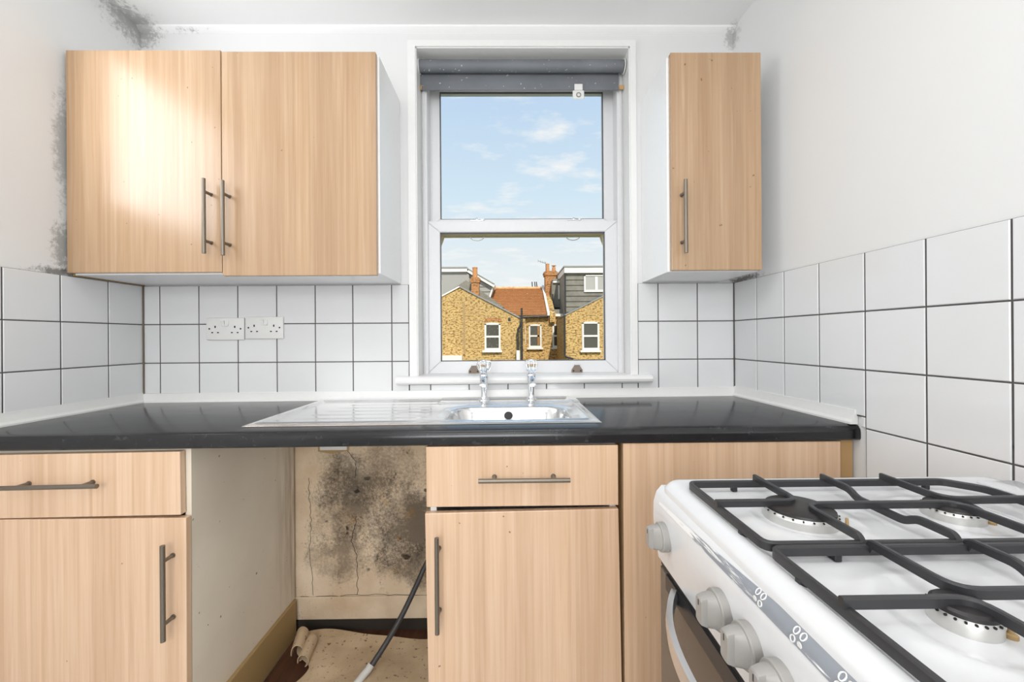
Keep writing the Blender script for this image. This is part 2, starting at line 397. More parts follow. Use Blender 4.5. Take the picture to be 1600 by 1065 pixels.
# ------------------------------------------------------------------ room shell
LX = lambda y: -1.431+.03*y       # left wall face
RX = .9045                        # right wall face at the back corner
RW = lambda y: .9045-.032*y
WX0, WX1, WZ0, WZ1 = -.357, .490, .985, 2.292   # window opening
st(MB().box(-2, 1.4, -3.4, .22, -.2, 0).build('floor', 'beige_vinyl'))
b = MB(); b.box(-2, 1.4, -3.4, .22, 2.368, 2.6); st(b.build('ceiling', 'ceiling_paint'))
b = MB()
b.box(-2, WX0, 0, .22, -.2, 2.5); b.box(WX1, 1.4, 0, .22, -.2, 2.5); b.box(WX0, WX1, 0, .22, -.2, WZ0); b.box(WX0, WX1, 0, .22, WZ1, 2.5)
wall_back = st(b.build('wall_back', 'wall_paint'))
b = MB()
V0, V1, H0, H1 = -.455, -1.05, 1.62, 2.22    # window of the left wall
def lw(y0, y1, z0, z1):
    b.prism([(LX(y0), y0), (LX(y1), y1), (LX(y1)-.2, y1), (LX(y0)-.2, y0)], z0, z1, 'z')
lw(.1, V0, -.1, 2.5); lw(V1, -3.4, -.1, 2.5); lw(V0, V1, -.1, H0); lw(V0, V1, H1, 2.5)
wall_left = st(b.build('wall_left', 'wall_paint'))
wall_right = st(MB().prism([(RW(.1), .1), (1.3, .1), (1.3, -3.4), (RW(-3.4), -3.4)], -.1, 2.5, 'z').build('wall_right', 'wall_paint'))
st(MB().box(-2, 1.4, -3.4, -3.2, -.1, 2.5).build('wall_front', 'wall_paint'))
w3 = st(empty('rear_light_frame', (-.25, -3.17, .85)))  # added frame around the rear fill light, the wall is not cut
b = MB(); b.box(-.96, -.90, -3.2, -3.13, .79, 2.11, .004); b.box(.40, .46, -3.2, -3.13, .79, 2.11, .004); b.box(-.90, .40, -3.2, -3.13, .79, .85, .004); b.box(-.90, .40, -3.2, -3.13, 2.05, 2.11, .004)
b.build('window_frame', 'white_upvc', w3)
# soft cove where back wall and ceiling meet
b = MB(); b.prism([(0.01, 2.345), (-.006, 2.350), (-.020, 2.362), (-.022, 2.38), (.01, 2.38)], LX(0)-.02, RX+.02, 'x'); st(b.build('trim_1', 'ceiling_paint', None, True))
# left wall window (behind the left edge of the picture)
w2 = st(empty('window_2', (LX(-.75)-.1, -.75, H0)))
b = MB(); x0, x1 = LX(-.75)-.15, LX(-.75)-.09
b.box(x0, x1, V1, V1+.05, H0, H1, .004); b.box(x0, x1, V0-.05, V0, H0, H1, .004); b.box(x0, x1, V1+.05, V0-.05, H0, H0+.05, .004); b.box(x0, x1, V1+.05, V0-.05, H1-.05, H1, .004)
b.build('window_frame', 'white_upvc', w2)
MB().box(x0+.02, x0+.026, V1+.05, V0-.05, H0+.05, H1-.05).build('pane', 'window_glass', w2)

# ------------------------------------------------------------------ tiles
TC = {}
def tile(parent, wall, a0, a1, z0, z1, th=.006):
    g = .0018; a0, a1, z0, z1 = a0+g, a1-g, z0+g, z1-g
    w, h = round(a1-a0, 4), round(z1-z0, 4); k = (w, h)
    if k not in TC:
        bm = bmesh.new(); ch = .0016
        rs = []
        for ins, d in ((0, 0), (0, th-ch), (ch, th)):
            rs.append([bm.verts.new((sx*(w/2-ins), -d, sz*(h/2-ins))) for sx, sz in ((-1, -1), (1, -1), (1, 1), (-1, 1))])
        for p, q in zip(rs, rs[1:]):
            for i in range(4): bm.faces.new((p[i], p[(i+1) % 4], q[(i+1) % 4], q[i]))
        bm.faces.new(rs[-1]); bmesh.ops.recalc_face_normals(bm, faces=bm.faces)
        me = bpy.data.meshes.new('tile'); bm.to_mesh(me); bm.free(); me.materials.append(M['glazed_tile'])
        TC[k] = me
    o = bpy.data.objects.new('tile', TC[k]); COL.objects.link(o); o.parent = parent
    c = (a0+a1)/2; zc = (z0+z1)/2; j = lambda: random.uniform(-.0035, .0035)
    if wall == 'b': o.location = (c, -.001, zc); o.rotation_euler = (j(), 0, j())
    elif wall == 'r': o.location = (RW(c)-.001, c, zc); o.rotation_euler = (j(), 0, -pi/2+.032+j())
    else: o.location = (LX(c)+.001, c, zc); o.rotation_euler = (j(), 0, pi/2-.03+j())
    return o
ROWS = [(.934, 1.0545), (1.0545, 1.2055), (1.2055, 1.357)]
LC = [-1.4295, -1.361, -1.2093, -1.058, -.9065, -.756, -.609, -.4566, -.389]
RC = [.5145, .596, .752, .9035]
for z0, z1 in ROWS:
    for a, c in list(zip(LC, LC[1:]))+list(zip(RC, RC[1:])): tile(wall_back, 'b', a, c, z0, z1)
US = [-.389, -.3054, -.154, -.0007, .151, .301, .451, .5145]
for a, c in zip(US, US[1:]): tile(wall_back, 'b', a, c, .934, .964)
b = MB(); b.box(-1.43, -.389, -.0048, .01, .92, 1.356); b.box(.5145, .9035, -.0048, .01, .92, 1.356); b.box(-.40, .52, -.0048, .01, .92, .966); b.build('grout_bed', 'grout', wall_back)
RJ = [-.001, -.1434, -.2828, -.4267, -.574, -.7217, -.8704, -1.020, -1.17, -1.32]
for i in range(9):
    y1, y0 = RJ[i], RJ[i+1]
    for k, (z0, z1) in enumerate(ROWS):
        if k == 0 and i >= 4: z0 = .9045
        elif k == 0 and i == 3: z0 = .934
        tile(wall_right, 'r', y0, y1, z0, z1)
    if i >= 4:
        for k in range(3): tile(wall_right, 'r', y0, y1, .9045-.15*(k+1), .9045-.15*k)
tile(wall_right, 'r', RJ[4], -.560, .9045, .934)
b = MB()
for ya, yb, za, zb in ((0, RJ[9], .932, 1.356), (RJ[4], RJ[9], .455, .94)): b.prism([(RW(ya)-.0048, ya), (RW(yb)-.0048, yb), (RW(yb)+.01, yb), (RW(ya)+.01, ya)], za, zb, 'z')
b.build('grout_bed', 'grout', wall_right)
MB().box(RX-.0105, RX-.0055, -.0105, -.0055, .935, 1.357).build('corner_joint', 'grout', wall_right)
MB().box(LX(0)+.0045, LX(0)+.0115, -.0115, -.0055, .935, 1.357).build('corner_joint', 'dirty_sealant', wall_left)
LJ = [-.001, -.14, -.291, -.438, -.589, -.74]
for i in range(5):
    for z0, z1 in ROWS: tile(wall_left, 'l', LJ[i+1], LJ[i], z0, z1)
b = MB(); b.prism([(LX(0)+.0048, 0), (LX(-.74)+.0048, -.74), (LX(-.74)-.01, -.74), (LX(0)-.01, 0)], .92, 1.356, 'z'); b.build('grout_bed', 'grout', wall_left)

# exposed plaster in the appliance gap, belongs to the back wall
MB().box(-.86, -.19, -.006, .01, .135, .868).build('exposed_plaster', 'mouldy_plaster', wall_back)
MB().box(-.86, -.19, -.012, .01, .046, .1345, .003).build('plaster_skirting', 'mouldy_plaster', wall_back)
def crack(pts, r=.0022):
    b = MB(); path = []
    for (x0, z0), (x1, z1) in zip(pts, pts[1:]):
        for t in (0, .2, .4, .6, .8): path.append((x0+(x1-x0)*t+random.uniform(-.004, .004), -.0066, z0+(z1-z0)*t+random.uniform(-.003, .003)))
    path.append((pts[-1][0], -.0066, pts[-1][1]))
    b.sweep(path, [(-r*.6, -.0006), (r*.6, -.0006), (0, .0008)], (0, -1, 0)); return b.build('plaster_crack', 'dark_hole', wall_back)
MB().box(-.86, -.19, -.009, .01, .0, .0455).build('floor_gap_shade', 'gap_shade', wall_back)  # dark strip painted in for the shaded gap above the floor
crack([(-.787, .60), (-.782, .50), (-.778, .42), (-.785, .33), (-.775, .22), (-.772, .14)], .0016)
crack([(-.65, .72), (-.60, .66), (-.605, .60)], .0018); crack([(-.60, .45), (-.61, .40), (-.62, .34), (-.60, .29), (-.598, .22), (-.60, .14)], .0018)
crack([(-.82, .136), (-.70, .1345), (-.55, .139), (-.42, .135), (-.28, .137)], .0015)

# plastic trim where worktop meets tiles
prof = [(0, .0), (-.020, .0), (-.020, .005), (-.013, .012), (-.0095, .026), (-.0085, .038), (0, .038)]
tr = MB(); tr.prism([(p[0]-.002, wz(-.2)-.004+p[1]) for p in prof], LX(0), RX, 'x')
for v in tr.bm.verts: v.co.z += .00343*(v.co.x+.2)
st(tr.build('trim_2', 'trim_plastic', None, 30))
def side_trim(name, side):
    b = MB(); b.prism([(-side*p[0], wz(LX(0) if side > 0 else RX)+p[1]) for p in prof], -.002, -.74 if side > 0 else -.548, 'y')
    for v in b.bm.verts:
        v.co.x += LX(v.co.y) if side > 0 else RW(v.co.y)-.002
    return st(b.build(name, 'trim_plastic', None, 30))
side_trim('trim_3', 1); side_trim('trim_4', -1)

# ------------------------------------------------------------------ main window
win = st(empty('window_1', (.067, .1, .985)))
def arch_bead():
    b = MB(); sec = [(0, 0), (.028, 0), (.028, .006), (.022, .010), (.006, .010), (0, .006)]
    x0, x1, z0, z1 = WX0, WX1, .99, WZ1
    for pts in ([(x0, z0), (x0-.030, z0), (x0-.030, z1+.024), (x0, z1)], [(x1, z0), (x1+.023, z0), (x1+.023, z1+.024), (x1, z1)], [(x0, z1), (x0-.030, z1+.024), (x1+.023, z1+.024), (x1, z1)]):
        b.prism(pts, -.010, .002)
    return b
arch_bead().build('architrave', 'white_gloss_paint', win)
# reveal lining
b = MB(); b.box(WX0, WX0+.004, -.004, .2, .99, WZ1); b.box(WX1-.004, WX1, -.004, .2, .99, WZ1); b.box(WX0, WX1, -.004, .2, WZ1-.004, WZ1); b.build('reveal_lining', 'white_gloss_paint', win)
b = MB(); b.prism([(.1, .9965), (-.03, .996), (-.040, .990), (-.043, .982), (-.040, .973), (-.032, .966), (.1, .966)], -.434, .561, 'x'); b.build('window_sill', 'white_gloss_paint', win, 30)
b = MB()
b.box(WX0+.004, -.330, .082, .2, .985, WZ1-.004, .003); b.box(.462, WX1-.004, .082, .2, .985, WZ1-.004, .003); b.box(-.33, .462, .082, .2, 2.25, WZ1-.004, .003); b.box(-.33, .462, .09, .2, .975, .9935)
b.build('window_frame', 'white_upvc', win)
b = MB(); b.box(-.346, -.340, .075, .1, .995, 2.23, .002); b.box(.472, .478, .075, .1, .995, 2.23, .002); b.build('parting_bead', 'white_upvc', win)
def sash(x0, x1, z0, z1, st_w, r_t, r_b, y0, y1, pre):
    X0, X1, Z0, Z1 = x0+st_w, x1-st_w, z0+r_b, z1-r_t
    g = .0004
    for nm, pts in (('sash_stile', [(x0, z0+g), (X0, Z0+g), (X0, Z1-g), (x0, z1-g)]), ('sash_stile', [(x1, z0+g), (X1, Z0+g), (X1, Z1-g), (x1, z1-g)]),
                    ('sash_rail', [(x0+g, z1), (X0+g, Z1), (X1-g, Z1), (x1-g, z1)]), ('sash_rail', [(x0+g, z0), (X0+g, Z0), (X1-g, Z0), (x1-g, z0)])):
        b = MB(); b.prism(pts, y0, y1)
        bmesh.ops.bevel(b.bm, geom=[e for e in b.bm.edges if abs(e.verts[0].co.y-y0) < 1e-5 and abs(e.verts[1].co.y-y0) < 1e-5], offset=.0025, segments=2, affect='EDGES')
        b.build(pre+nm, 'white_upvc', win, 30)
    ym = (y0+y1)/2; t = .0038
    g0, g1 = y0+.008, y0+.016
    b = MB(); b.box(X0, X0+t, g0, g1, Z0, Z1); b.box(X1-t, X1, g0, g1, Z0, Z1); b.box(X0, X1, g0, g1, Z0, Z0+t); b.box(X0, X1, g0, g1, Z1-t, Z1)
    b.build('gasket', 'grey_gasket', win)
    MB().box(X0+t*.5, X1-t*.5, g1-.004, g1, Z0+t*.5, Z1-t*.5).build('pane', 'window_glass', win)
sash(-.339, .4685, .9945, 1.636, .056, .046, .052, .10, .142, 'lower_')
sash(-.336, .468, 1.612, 2.255, .047, .042, .046, .15, .192, 'upper_')
b = MB(); b.box(-.289, .421, .150, .192, 1.588, 1.613); b.build('upper_sash_weather_rail', 'cream_wood', win)
for sx in (-1, 1):
    xe = .066+sx*.36
    MB().prism([(xe, 1.59), (xe-sx*.018, 1.59), (xe-sx*.014, 1.575), (xe-sx*.004, 1.55), (xe, 1.545)], .155, .185).build('sash_horn', 'cream_wood', win)
for x in (-.13, .285):
    MB().sweep([(x+.03*cos(t), .147, 1.582-.017*sin(t)) for t in [pi*i/14 for i in range(15)]], [(-.0016, -.0016), (.0016, -.0016), (.0016, .0016), (-.0016, .0016)], (0, 1, 0)).build('ring_pull', 'screw_metal', win)
for x in (-.128, .283):   # sash catches on the meeting rail
    c = MB().box(x-.028, x+.028, .102, .128, 1.636, 1.643, .002, 2).build('sash_catch', 'chrome', win)
    MB().lathe([(.010, 0), (.010, .004), (.006, .008)], (x, .113, 1.642), 16).build('catch_pivot', 'chrome', c, True)
    MB().box(x-.004, x+.034, .109, .117, 1.6455, 1.650, .002, 2, Matrix.Rotation(.15, 3, 'Y')).build('catch_lever', 'chrome', c)
for x in (-.143, .290):   # worn sash lifts
    l = MB().prism([(x-.023, .9965), (x+.023, .9965), (x+.023, 1.008), (x+.016, 1.018), (x+.010, 1.028), (x-.010, 1.028), (x-.016, 1.018), (x-.023, 1.008)], .095, .101).build('sash_lift', 'aged_metal', win)
    MB().box(x-.012, x+.012, .088, .101, 1.028, 1.034, .002).build('lift_lip', 'white_upvc', l)
    for s in (-1, 1): MB().cyl((x+s*.015, .0935, 1.004), (x+s*.015, .096, 1.004), .003, n=10).build('screw', 'dark_hole', l)

# roller blind
bl = empty('roller_blind', (.055, .045, 2.26), 'charcoal grey roller blind rolled up at the top of the window', 'blind')
b = MB(); b.lathe([(.0235, 0), (.0235, .827)], (-.3525, .040, 2.2455), 28, 'x'); b.build('roll', 'blind_fabric', bl, True)
b = MB(); b.prism([(.0635, 2.2455), (.063, 2.21), (.0625, 2.163), (.0645, 2.163), (.065, 2.21), (.0655, 2.2455)], -.357, .4645, 'x'); b.build('fabric_drop', 'blind_fabric', bl, 60)
MB().box(-.3525, -.3575+.012, .056, .062, 2.163, 2.180, .001).build('bottom_lath', 'bare_wood', bl)
MB().box(.4645, .4835, .056, .062, 2.163, 2.180, .001).build('bottom_lath', 'bare_wood', bl)
for x in (-.3528, .4775): MB().lathe([(.0275, 0), (.0275, .0035)], (x, .042, 2.2455), 24, 'x').build('bracket', 'white_plastic', bl, True)
cl = empty('chain_clip', (.297, .056, 2.14), 'small white plastic clip hooked on the bottom of the grey blind', 'clip')
MB().box(.273, .3205, .054, .060, 2.122, 2.158, .003).build('clip_plate', 'white_plastic', cl)
MB().box(.280, .314, .054, .0575, 2.158, 2.184, .0015).build('clip_tab', 'white_plastic', cl)
MB().sweep([(.297+.0085*cos(t), .0532, 2.138+.0085*sin(t)) for t in [2*pi*i/16 for i in range(16)]], [(-.0018, -.001), (.0018, -.001), (.0018, .001), (-.0018, .001)], (0, 1, 0), True).build('clip_eye', 'screw_metal', cl)

# ------------------------------------------------------------------ bar handles
def bar_handle(parent, c, length, vertical, y, rot=0, lean=0):
    """c=(x,z) ; y = door face"""
    x, z = c; r = .0058; yb = y-.032; h = length/2; b = MB()
    if vertical:
        b.cyl((x, yb, z-h), (x, yb, z+h), r)
        for s in (-1, 1): b.cyl((x, yb, z+s*h*.66), (x, y+.001, z+s*h*.66), .0048, n=12); b.cyl((x, y-.003, z+s*h*.66), (x, y+.001, z+s*h*.66), .0065, n=12)
    else:
        b.cyl((x-h, yb, z), (x+h, yb, z), r)
        for s in (-1, 1): b.cyl((x+s*h*.66, yb, z), (x+s*h*.66, y+.001, z), .0048, n=12); b.cyl((x+s*h*.66, y-.003, z), (x+s*h*.66, y+.001, z), .0065, n=12)
    if lean: b.rotate(Matrix.Rotation(lean, 3, 'Y'), (x, y, z))
    return b.build('handle', 'handle_metal', parent, 40)
def front(parent, name, x0, x1, z0, z1, yf, rot=0, mat='beech_laminate', th=.018, yaw=0):
    b = MB().box(x0, x1, yf, yf+th, z0, z1, .0015, 2)
    if rot: b.rotate(Matrix.Rotation(rot, 3, 'Y'), ((x0+x1)/2, yf, (z0+z1)/2))
    if yaw: b.rotate(Matrix.Rotation(yaw, 3, 'Z'), (x0, yf+th, z0))
    return b.build(name, mat, parent)

# wall cabinets
wc = empty('wall_cabinet', (-.92, 0, 1.357), 'double beech-effect wall cabinet with two bar handles, left of the window', 'cabinet')
b = MB(); X0, X1, Z0, Z1 = -1.4215, -.4205, 1.360, 2.082
b.box(X0, X0+.016, -.258, -.001, Z0, Z1, .0008); b.box(X1-.016, X1, -.258, -.001, Z0, Z1, .0008); b.box(X0+.016, X1-.016, -.258, -.001, Z1-.016, Z1); b.box(X0+.016, X1-.016, -.258, -.001, Z0, Z0+.016); b.box(X0+.016, X1-.016, -.008, -.001, Z0+.016, Z1-.016)
b.build('body', 'white_laminate', wc)
d = front(wc, 'door', -1.4275, -.9295, 1.3645, 2.0865, -.277, mat='beech_laminate_dimmed'); bar_handle(d, (-.963, 1.538), .238, True, -.277)
d = front(wc, 'door', -.9265, -.4265, 1.352, 2.0815, -.2775, rot=.0012, mat='beech_laminate_dimmed'); bar_handle(d, (-.903, 1.531), .238, True, -.2775)
wb = MB(); wb.prism([(LX(0)+.001, 0), (LX(-.25)+.001, -.25), (-1.422, -.25), (-1.422, 0)], 1.358, 1.372, 'z'); wb.build('scribe_strip', 'batten_wood', wc)
rc = empty('wall_cabinet', (.69, 0, 1.36), 'narrow single-door beech-effect wall cabinet, right of the window', 'cabinet')
b = MB(); X0, X1, Z0, Z1 = .535, .838, 1.360, 2.075
b.box(X0, X0+.016, -.258, -.001, Z0, Z1, .0008); b.box(X1-.016, X1, -.258, -.001, Z0, Z1, .0008); b.box(X0+.016, X1-.016, -.258, -.001, Z1-.016, Z1); b.box(X0+.016, X1-.016, -.258, -.001, Z0, Z0+.016); b.box(X0+.016, X1-.016, -.008, -.001, Z0+.016, Z1-.016)
b.build('body', 'white_laminate', rc)
d = front(rc, 'door', .5415, .8405, 1.3625, 2.079, -.277, mat='beech_laminate_dimmed'); bar_handle(d, (.575, 1.531), .236, True, -.277)

# ------------------------------------------------------------------ worktop with sink cut-out, sink
SX0, SX1, SY0, SY1 = -.733, .2585, -.488, -.024
YF = -.555
b = MB()
prof_w = [(-.001, 0), (YF+.018, 0), (YF+.007, -.004), (YF+.001, -.012), (YF, -.020), (YF, -.036), (YF+.003, -.04), (-.001, -.04)]
def wt_piece(x0, x1, ya, yb, front_=False, y_back=None):
    if front_: b.prism([(max(p[0], -10) if i not in (0, 7) else ya, .902+p[1]) for i, p in enumerate(prof_w)], x0, x1, 'x')
    else: b.box(x0, x1, yb, ya, .862, .902)
wt_piece(-1.448, SX0+.02, -.001, 0, True); wt_piece(SX1-.02, .9025, -.001, 0, True); wt_piece(SX0+.02, SX1-.02, SY0+.012, 0, True); wt_piece(SX0+.02, SX1-.02, -.001, SY1-.012)
for v in b.bm.verts:
    if v.co.x > .9: v.co.x = RW(v.co.y)-.001
wt = b.build('worktop', 'black_laminate', None, 30, tilt=True); tag(wt, 'long black speckled laminate worktop with a rounded front edge', 'worktop')

def sink_mesh():
    bx, by, bw, bd, br = .0, -.315, .196, .128, .085
    def rr(x, y, cx, cy, hw, hd, r):
        qx, qy = abs(x-cx)-hw+r, abs(y-cy)-hd+r
        return math.hypot(max(qx, 0), max(qy, 0))+min(max(qx, qy), 0)-r
    def sm(t): t = max(0, min(1, t)); return t*t*(3-2*t)
    def h(x, y):
        z = .0035
        e = min(x-SX0, SX1-x, y-SY0, SY1-y); z *= sm(e/.004)
        z += .0030*sm((e-.022)/.006)-.0055*sm((e-.034)/.010)          # raised bead then sunken deck
        dk = rr(x, y, (SX0+SX1)/2, (SY0+SY1)/2, (SX1-SX0)/2-.045, (SY1-SY0)/2-.045, .03)
        if x < -.235:                                                # drainer ridges
            k = sm((-.235-x)/.05)*sm((x-(-.66)-.10*((y+.43)/.33))/.03)*sm((-.085-y)/.02)*sm((y+.452)/.02)
            z -= k*.0022*max(0, cos((y+.452)/.367*2*pi*6))**6
        if y > -.15 and x > -.25: z += .0040*sm((y+.15)/.02)*sm((-.045-y)/.01+.0)   # tap ledge
        db = rr(x, y, bx, by, bw, bd, br)
        z -= .0045*sm((.022-db)/.02) if db > 0 else .0045
        if db < 0: z -= .150*sm(-db/.045)*.94+.009*sm(-db/.12)
        return z
    xs = []; x = SX0
    while x < SX1: xs.append(x); x += .0042 if -.24 < x < .235 else .007
    xs.append(SX1)
    n = 120; ys = [SY0+(SY1-SY0)*i/n for i in range(n+1)]
    xs = sorted(xs+[SX0+.002, SX1-.002]); ys = sorted(ys+[SY0+.001, SY1-.001])
    b = MB(); V = [[b.bm.verts.new((x, y, .9026+h(x, y))) for y in ys] for x in xs]
    for i in range(len(xs)-1):
        for j in range(len(ys)-1): b.bm.faces.new((V[i][j], V[i+1][j], V[i+1][j+1], V[i][j+1]))
    return b
sk = empty('kitchen_sink', ((SX0+SX1)/2, (SY0+SY1)/2, .905), 'stainless steel inset sink with a left-hand drainer below the window', 'sink')
sk_body = sink_mesh().build('basin', 'brushed_steel', sk, 70, tilt=True)
b = MB().lathe([(.0165, 0), (.0165, .004), (.012, .005)], (0, 0, 0), 24, 'z')
ov = Matrix.Rotation(R(62), 3, 'X')
for v in b.bm.verts: v.co = ov @ v.co + Vector((.0, -.2085, .8745))
b.build('overflow', 'black_rubber', sk, True)
b = MB()
b.sweep([Vector((.0, -.2085, .8745))+ov @ Vector((.016*cos(t), .016*sin(t), .004)) for t in [2*pi*i/24 for i in range(24)]], [(-.0015, -.001), (.0015, -.001), (.0015, .0015), (-.0015, .0015)], tuple(ov @ Vector((0, 0, 1))), True)
b.build('overflow_ring', 'chrome', sk, True)
MB().lathe([(.035, 0), (.035, .002), (.028, .003)], (0, -.315, .7545), 24).build('plug_hole', 'screw_metal', sk, True)

def tap(x, label, twist):
    y = -.097; z = wz(x)+.0035
    t = empty('pillar_tap', (x, y, z), label, 'tap', 'chrome pillar taps at the sink')
    MB().lathe([(.022, 0), (.022, .003), (.017, .008), (.0125, .014), (.0115, .022), (.012, .045), (.0135, .065), (.0165, .082), (.0185, .092), (.0175, .098), (.013, .102), (.009, .104)], (x, y, z), 28).build('body', 'chrome', t, 50)
    P = [(x, y, z+.070), (x, y-.022, z+.083), (x, y-.046, z+.086), (x, y-.068, z+.080), (x, y-.082, z+.066)]
    b = MB(); b.sweep(P, [(.0115*cos(2*pi*i/14), .0105*sin(2*pi*i/14)) for i in range(14)], (0, .3, 1)); b.build('spout', 'chrome', t, 60)
    MB().lathe([(.0095, .102), (.0095, .108), (.014, .110), (.019, .120), (.0225, .136), (.022, .146), (.017, .1495)], (x, y, z), 48, 'z', 8 if not twist else 4, .10 if not twist else .22).build('handle', 'clear_acrylic', t, 60)
    MB().lathe([(.010, .149), (.010, .152), (.006, .1535)], (x, y, z), 20).build('indicator_cap', 'chrome', t, True)
tap(-.090, 'chrome pillar tap with a fluted clear head, on the drainer side of the sink', True)
tap(.086, 'chrome pillar tap with a clear acrylic head, on the cooker side of the sink', False)

# ------------------------------------------------------------------ base units
DF = -.551
def base_body(root, x0, x1, z0, mside):
    b = MB(); t = .016; zt = .858
    b.box(x0, x0+t, -.530, -.02, z0, zt); b.box(x1-t, x1, -.530, -.02, z0, zt); b.box(x0+t, x1-t, -.530, -.02, z0, z0+t); b.box(x0+t, x1-t, -.030, -.02, z0+t, zt); b.box(x0+t, x1-t, -.1, -.02, zt-t, zt); b.box(x0+t, x1-t, -.528, -.46, zt-t, zt)
    return b.build('body', mside, root, tilt=True)
bl_ = empty('base_unit', (-1.15, -.28, 0), 'beech-effect base unit with one drawer over a door, in the left corner', 'cabinet')
base_body(bl_, -1.43, -.836, .135, 'grubby_laminate')
d = front(bl_, 'drawer_front', -1.44, -.8485, .690, .8535, DF, rot=-.009); bar_handle(d, (-1.152, .779), .246, False, DF, lean=-.012)
d = front(bl_, 'door', -1.44, -.835, .07, .6855, DF, rot=.002); bar_handle(d, (-.868, .510), .24, True, DF)
b = MB(); b.box(-.850, -.825, -.53, -.03, .0005, .138, .002); b.build('plinth_board', 'batten_wood', bl_)
bm_ = empty('base_unit', (.036, -.28, 0), 'beech-effect base unit with one drawer over a sagging door, below the sink bowl', 'cabinet')
base_body(bm_, -.208, .283, .135, 'white_laminate')
d = front(bm_, 'drawer_front', -.2145, .2855, .7055, .862, DF); bar_handle(d, (.039, .783), .232, False, DF)
d = front(bm_, 'door', -.2145, .2895, .07, .6925, DF, rot=-.0135); bar_handle(d, (-.183, .520), .242, True, DF)
MB().box(-.20, .28, -.49, -.475, .0005, .13).build('plinth_board', 'batten_wood', bm_)
bp = empty('filler_panel', (.585, -.54, 0), 'plain beech-effect filler panel without handles, behind the white cooker', 'cabinet')  # blank board on posts, no cabinet behind it
MB().box(.2995, .873, DF+.002, DF+.018, .0005, .8655, .001).build('panel_board', 'beech_laminate', bp)
MB().box(.300, .316, -.530, -.05, .0005, .866).build('support_post', 'bare_wood', bp)
MB().box(.886, .917, -.5335, -.49, .0005, .866).build('support_post', 'bare_wood', bp)
MB().box(.858, .886, -.5315, -.49, .0005, .866).build('support_post', 'batten_wood', bp)
MB().cyl((.880, -.533, .822), (.880, -.529, .822), .003, n=10).build('screw', 'dark_hole', bp)

# sockets
def socket(x, z, label, rot):
    s = empty('double_socket', (x, -.007, z), label, 'socket', 'white double sockets on the left back tiles')
    rm = Matrix.Rotation(rot, 3, 'Y'); P = lambda dx, dz: (x+(rm @ Vector((dx, 0, dz))).x, z+(rm @ Vector((dx, 0, dz))).z)
    MB().box(x-.0735, x+.0735, -.0165, -.0065, z-.043, z+.043, .003, 2).rotate(rm, (x, 0, z)).build('face_plate', 'white_plastic', s, 30)
    for i, dx in enumerate((-.0075, .0075)):
        px, pz = P(dx, .021); w = MB().box(px-.0066, px+.0066, -.0205, -.015, pz-.011, pz+.011, .0015, 2, Matrix.Rotation(.22 if i == 0 else -.22, 3, 'X'))
        w.build('rocker_switch', 'white_plastic', s)
    b = MB()
    for sx in (-1, 1):
        for dx, dz, hw, hh in ((0, .008, .0024, .0042), (-.0111, -.0142, .0034, .0022), (.0111, -.0142, .0034, .0022)):
            px, pz = P(sx*.038+dx, dz); MB().box(px-hw, px+hw, -.0168, -.0163, pz-hh, pz+hh).build('pin_hole', 'dark_hole', s)
        px, pz = P(sx*.0603, 0.0005); MB().cyl((px, -.0164, pz), (px, -.0170, pz), .0032, n=12).build('screw', 'dark_hole', s)
socket(-1.1010, 1.1865, 'white double socket, the lower one nearer the left corner', .004)
socket(-.9500, 1.1900, 'white double socket, the slightly higher one nearer the window', .002)
bx = empty('blanking_plate', (-.688, -.008, .74), 'small broken white plate in a plaster hole just under the worktop', 'plate')
MB().box(-.740, -.634, -.012, -.0062, .709, .775, .002).build('plate', 'white_plastic', bx)
MB().prism([(-.748, .775), (-.748, .704), (-.725, .700), (-.690, .6945), (-.66, .701), (-.628, .7045), (-.626, .775)], -.0085, -.0061).build('broken_plaster_edge', 'batten_wood', bx)

# ------------------------------------------------------------------ gap floor: lino sheet, hose
st(MB().box(-.824, -.205, -.53, -.009, .0, .0025).build('trim_5', 'stained_boards'))
def lino():
    b = MB(); nx, ny = 64, 56; V = {}
    def xl(y): return -.775+.085*math.exp(-((y+.21)/.045)**2) if y > -.21 else -.775+.085*math.exp(-((y+.21)/.10)**2)
    for i in range(nx+1):
        for j in range(ny+1):
            u, v = i/nx, j/ny
            y = -.062-.46*v+.016*sin(5.5*u+.4)*(1-v)
            x = xl(y)+(-.215-xl(y))*u
            z = .016+.008*sin(6*u+1+2*v)*sin(9*v+.5)+.004*sin(13*u+4*v)+.010*math.exp(-((x+.40)/.06)**2-((y+.30)/.10)**2)+.014*max(0, 1-v/.12)*(.6+.4*sin(4*u+1.5))
            V[i, j] = b.bm.verts.new((x, y, max(.006, z)))
    top = b.bm.faces
    for i in range(nx):
        for j in range(ny): b.bm.faces.new((V[i, j], V[i+1, j], V[i+1, j+1], V[i, j+1]))
    edge = [V[i, 0] for i in range(nx+1)]+[V[nx, j] for j in range(1, ny+1)]+[V[i, ny] for i in range(nx-1, -1, -1)]+[V[0, j] for j in range(ny-1, 0, -1)]
    low = [b.bm.verts.new(v.co-Vector((0, 0, .003))) for v in edge]
    for i in range(len(edge)): b.bm.faces.new((edge[i], low[i], low[(i+1) % len(edge)], edge[(i+1) % len(edge)]))
    return b
ln = empty('lino_sheet', (-.48, -.3, 0), 'crumpled beige lino offcut on the floor of the appliance gap', 'lino')
lino().build('sheet', 'old_lino', ln, 60)
